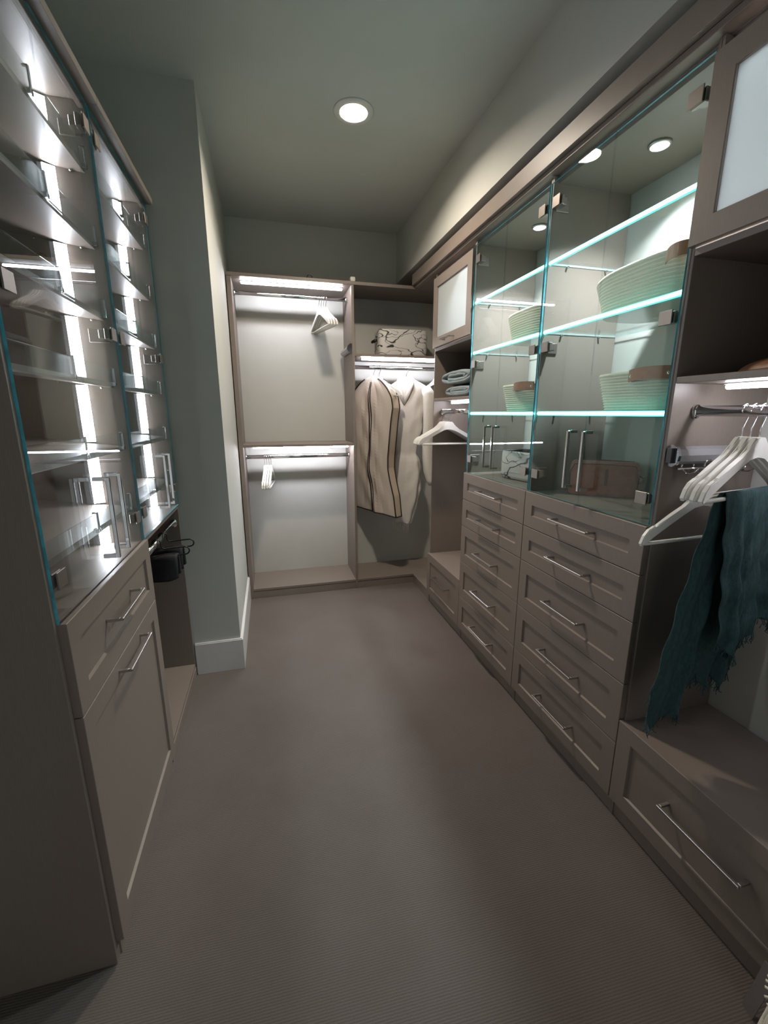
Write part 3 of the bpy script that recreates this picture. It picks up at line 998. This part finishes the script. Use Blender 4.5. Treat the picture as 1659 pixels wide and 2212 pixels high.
basket(1.335, 1.255, 1.456, .150, .195, .133, 'cream rope basket with riveted tan handle, lower one in the nearer display cabinet', 1.155)

# ------------------------------------------------------------------ fabric bins with veined print
def bin_box(T, cx, cy, z, lx, ly, h, rz, handle):
    n = 5.5
    seg = 48
    ca, sa = math.cos(rz), math.sin(rz)
    def loop(ex, ey, zz):
        vs = []
        for j in range(seg):
            a = 2 * math.pi * (j + .5) / seg
            c, s = math.cos(a), math.sin(a)
            px = math.copysign(abs(c) ** (2 / n), c) * ex; py = math.copysign(abs(s) ** (2 / n), s) * ey
            vs.append((cx + px * ca - py * sa, cy + px * sa + py * ca, z + zz))
        return vs
    bm = bmesh.new()
    prof = [(lx - .012, ly - .012, .001), (lx - .003, ly - .003, .006), (lx, ly, .02), (lx + .001, ly + .001, h * .5), (lx, ly, h - .015), (lx - .003, ly - .003, h - .003), (lx - .006, ly - .006, h), (lx - .010, ly - .010, h - .004), (lx - .012, ly - .012, h * .5), (lx - .016, ly - .016, .008)]
    rings = [[bm.verts.new(p) for p in loop(*q)] for q in prof]
    for i, (A, B) in enumerate(zip(rings, rings[1:])):
        for j in range(seg):
            f = bm.faces.new((A[j], A[(j + 1) % seg], B[(j + 1) % seg], B[j]))
            f.material_index = 1 if i >= 6 else 0
    bm.faces.new(rings[0][::-1])
    f = bm.faces.new(rings[-1]); f.material_index = 1
    T.mesh('bin_body', bm, ['marble', 'darkint'], smooth=True)
    if handle:
        pts = [(-lx - .002, -.035, h * .62), (-lx - .020, -.03, h * .60), (-lx - .032, -.012, h * .57), (-lx - .032, .012, h * .57), (-lx - .020, .03, h * .60), (-lx - .002, .035, h * .62)]
        P = [(cx + x * ca - y * sa, cy + x * sa + y * ca, z + q) for x, y, q in pts]
        T.tube('rope_handle', P, .011, 'black')
T = Thing('fabric_bin', 'white fabric bin with black marble veins on the corner shelf', 'bin', (1.085, 3.55, 1.894))
bin_box(T, 1.085, 3.555, 1.8945, .205, .105, .205, 0, True)
T = Thing('fabric_bin', 'white fabric bin with black marble veins inside the farther display cabinet', 'bin', (1.345, 2.02, 1.101))
bin_box(T, 1.352, 2.015, 1.1015, .095, .150, .152, R(10), False)

# ------------------------------------------------------------------ brown leather bag
def leather_bag():
    cx, cy, z, rz = 1.392, 1.532, 1.1015, R(-42)
    T = Thing('toiletry_bag', 'brown leather toiletry bag standing in the nearer display cabinet', 'bag', (cx, cy, z))
    ca, sa = math.cos(rz), math.sin(rz)
    L, D, H = .135, .045, .150
    n = 4.0
    seg = 40
    bm = bmesh.new(); rings = []
    zz = [0, .006, .02, .05, .09, .12, .137, .146, .150]
    sc = [.90, .96, .99, 1.0, 1.0, .985, .95, .88, .74]
    for q, s in zip(zz, sc):
        row = []
        for j in range(seg):
            a = 2 * math.pi * j / seg
            c, si = math.cos(a), math.sin(a)
            px = math.copysign(abs(c) ** (2 / n), c) * (L * (1 - (1 - s) * .55)); py = math.copysign(abs(si) ** (2 / n), si) * D * s
            row.append(bm.verts.new((cx + px * ca - py * sa, cy + px * sa + py * ca, z + q)))
        rings.append(row)
    for A, B in zip(rings, rings[1:]):
        for j in range(seg):
            bm.faces.new((A[j], A[(j + 1) % seg], B[(j + 1) % seg], B[j]))
    bm.faces.new(rings[0][::-1]); bm.faces.new(rings[-1])
    T.mesh('bag_body', bm, 'brown', smooth=True)
    def P(x, y, q): return (cx + x * ca - y * sa, cy + x * sa + y * ca, z + q)
    T.tube('piping', [P(-L * .97, -D * .6, .03), P(-L * .98, -D * .75, .10), P(-L * .86, -D * .93, .136), P(0, -D * .94, .139), P(L * .86, -D * .93, .136), P(L * .98, -D * .75, .10), P(L * .97, -D * .6, .03)], .0022, 'darkleather')
    T.tube('zip', [P(-L * .8, 0, .149), P(0, 0, .1515), P(L * .8, 0, .149), P(L * 1.0, 0, .115)], .004, 'darkleather')
    bm = bmesh.new()
    b_box(bm, -.004, .004, -.003, 0, .05, .12, .001)
    for v in bm.verts: v.co = Vector(P(v.co.x + .01, v.co.y - D * .995, v.co.z))
    T.mesh('front_seam', bm, 'darkleather')
    T.tube('strap_loop', [P(L * .98, -.012, .095), P(L * 1.10, -.012, .088), P(L * 1.12, -.006, .07), P(L * 1.0, -.004, .06)], .0045, 'darkleather')
leather_bag()

# ------------------------------------------------------------------ folded towels
def towel(z, y0, y1, h, x0, x1, label):
    T = Thing('folded_towel', label, 'towel', ((x0 + x1) / 2, (y0 + y1) / 2, z), 'grey-blue folded towels')
    # flattened spiral in the YZ plane, extruded along x
    pts = []
    turns = 2.1
    N = 84
    for i in range(N + 1):
        a = turns * 2 * math.pi * i / N
        k = 1 - .80 * i / N
        c, s = math.cos(a + math.pi), math.sin(a + math.pi)
        pts.append(Vector((0, (y1 - y0) / 2 * k ** .6 * math.copysign(abs(c) ** .8, c) + (y0 + y1) / 2 - (1 - k) * .06, z + h / 2 + (h / 2 - .011) * k * math.copysign(abs(s) ** .75, s))))
    bm = bmesh.new()
    nx = 8
    rows = []
    for i in range(nx + 1):
        x = x0 + (x1 - x0) * i / nx
        e = .006 if i in (0, nx) else 0
        row = []
        for q in pts:
            tap = 1 - .10 * (i / nx)
            row.append(bm.verts.new((x + .004 * math.sin(q.y * 50), q.y, z + (q.z - z) * tap)))
        rows.append(row)
    for A, B in zip(rows, rows[1:]):
        for j in range(N):
            bm.faces.new((A[j], A[j + 1], B[j + 1], B[j]))
    o = T.mesh('towel_body', bm, 'towel', smooth=True)
    md = o.modifiers.new('pile', 'SOLIDIFY'); md.thickness = .029; md.offset = 0
    md2 = o.modifiers.new('round', 'SUBSURF'); md2.levels = 1; md2.render_levels = 1
towel(1.559, 2.44, 2.862, .070, 1.185, 1.46, 'folded grey-blue towel, lower of two in the far cubby')
towel(1.634, 2.43, 2.905, .096, 1.175, 1.46, 'folded grey-blue towel, upper of two in the far cubby')

# ------------------------------------------------------------------ tan leather pouch on the near cubby shelf
def pouch():
    cx, cy, z = 1.290, .800, 1.5535
    T = Thing('leather_pouch', 'flat tan leather pouch lying in the dark near cubby', 'pouch', (cx, cy, z))
    bm = bmesh.new(); rings = []
    for i in range(8):
        a = math.pi / 2 * i / 7.3
        rings.append([bm.verts.new((cx + .085 * math.cos(a) * math.cos(t), cy + .155 * math.cos(a) ** .8 * math.sin(t), z + .044 * math.sin(a))) for t in [2 * math.pi * j / 28 for j in range(28)]])
    for A, B in zip(rings, rings[1:]):
        for j in range(28):
            bm.faces.new((A[j], A[(j + 1) % 28], B[(j + 1) % 28], B[j]))
    bm.faces.new(rings[0][::-1]); bm.faces.new(rings[-1])
    T.mesh('pouch_body', bm, 'leather', smooth=True)
    T.tube('seam', [(cx + .086 * math.cos(t), cy + .156 * math.sin(t), z + .004) for t in [2 * math.pi * j / 28 for j in range(28)]], .003, 'darkleather', closed=True)
pouch()

# ------------------------------------------------------------------ small woven basket at the lower right corner, with a grey tag
def corner_basket():
    cx, cy, h = 1.018, .335, .25
    T = Thing('woven_basket', 'small cream braided basket with fringed rim at the lower right corner', 'basket', (cx, cy, 0))
    def rad(z): return .108 - .022 * z / h
    bm = bmesh.new()
    b_lathe(bm, [(.095, .001), (rad(.02), .02), (rad(h * .5), h * .5), (rad(h), h), (rad(h) - .008, h), (rad(h) - .010, h * .5), (.09, .012)], (cx, cy, 0), 36)
    T.mesh('basket_body', bm, 'rope', smooth=True)
    bm = bmesh.new()
    for k in range(22):
        a = 2 * math.pi * k / 22
        for ph in (0, math.pi):
            pts = []
            for i in range(15):
                z = .006 + (h - .012) * i / 14
                rr = rad(z) + .003
                w = .06 * math.sin(i * 1.05 + ph)
                pts.append((cx + rr * math.cos(a + w), cy + rr * math.sin(a + w), z))
            b_tube(bm, pts, .0065, 6)
    o = T.mesh('braid', bm, 'rope', smooth=True); o['kind'] = 'stuff'
    bm = bmesh.new()
    random.seed(5)
    for k in range(44):
        a = 2 * math.pi * k / 44
        d = Vector((math.cos(a), math.sin(a), 0))
        p = Vector((cx, cy, h - .006)) + d * rad(h)
        b_tube(bm, [p, p + d * .012 + Vector((0, 0, .012)), p + d * .026 + Vector((0, 0, .010 + random.uniform(-.006, .006)))], .0028, 5)
    o = T.mesh('fringe', bm, 'rope', smooth=True); o['kind'] = 'stuff'
    C = Thing('paper_tag', 'plain grey card standing beside the cream woven basket', 'tag', (1.067, .49, 0))
    A = [Vector(p) for p in ((1.072, .512, .001), (1.062, .482, .001), (1.058, .458, .182), (1.068, .490, .182))]
    off = Vector((.0016, -.0006, 0))
    bm = bmesh.new()
    F = [bm.verts.new(p) for p in A]; B = [bm.verts.new(p + off) for p in A]
    bm.faces.new(F); bm.faces.new(B[::-1])
    for i in range(4):
        bm.faces.new((F[i], B[i], B[(i + 1) % 4], F[(i + 1) % 4]))
    C.mesh('card', bm, 'card')
corner_basket()
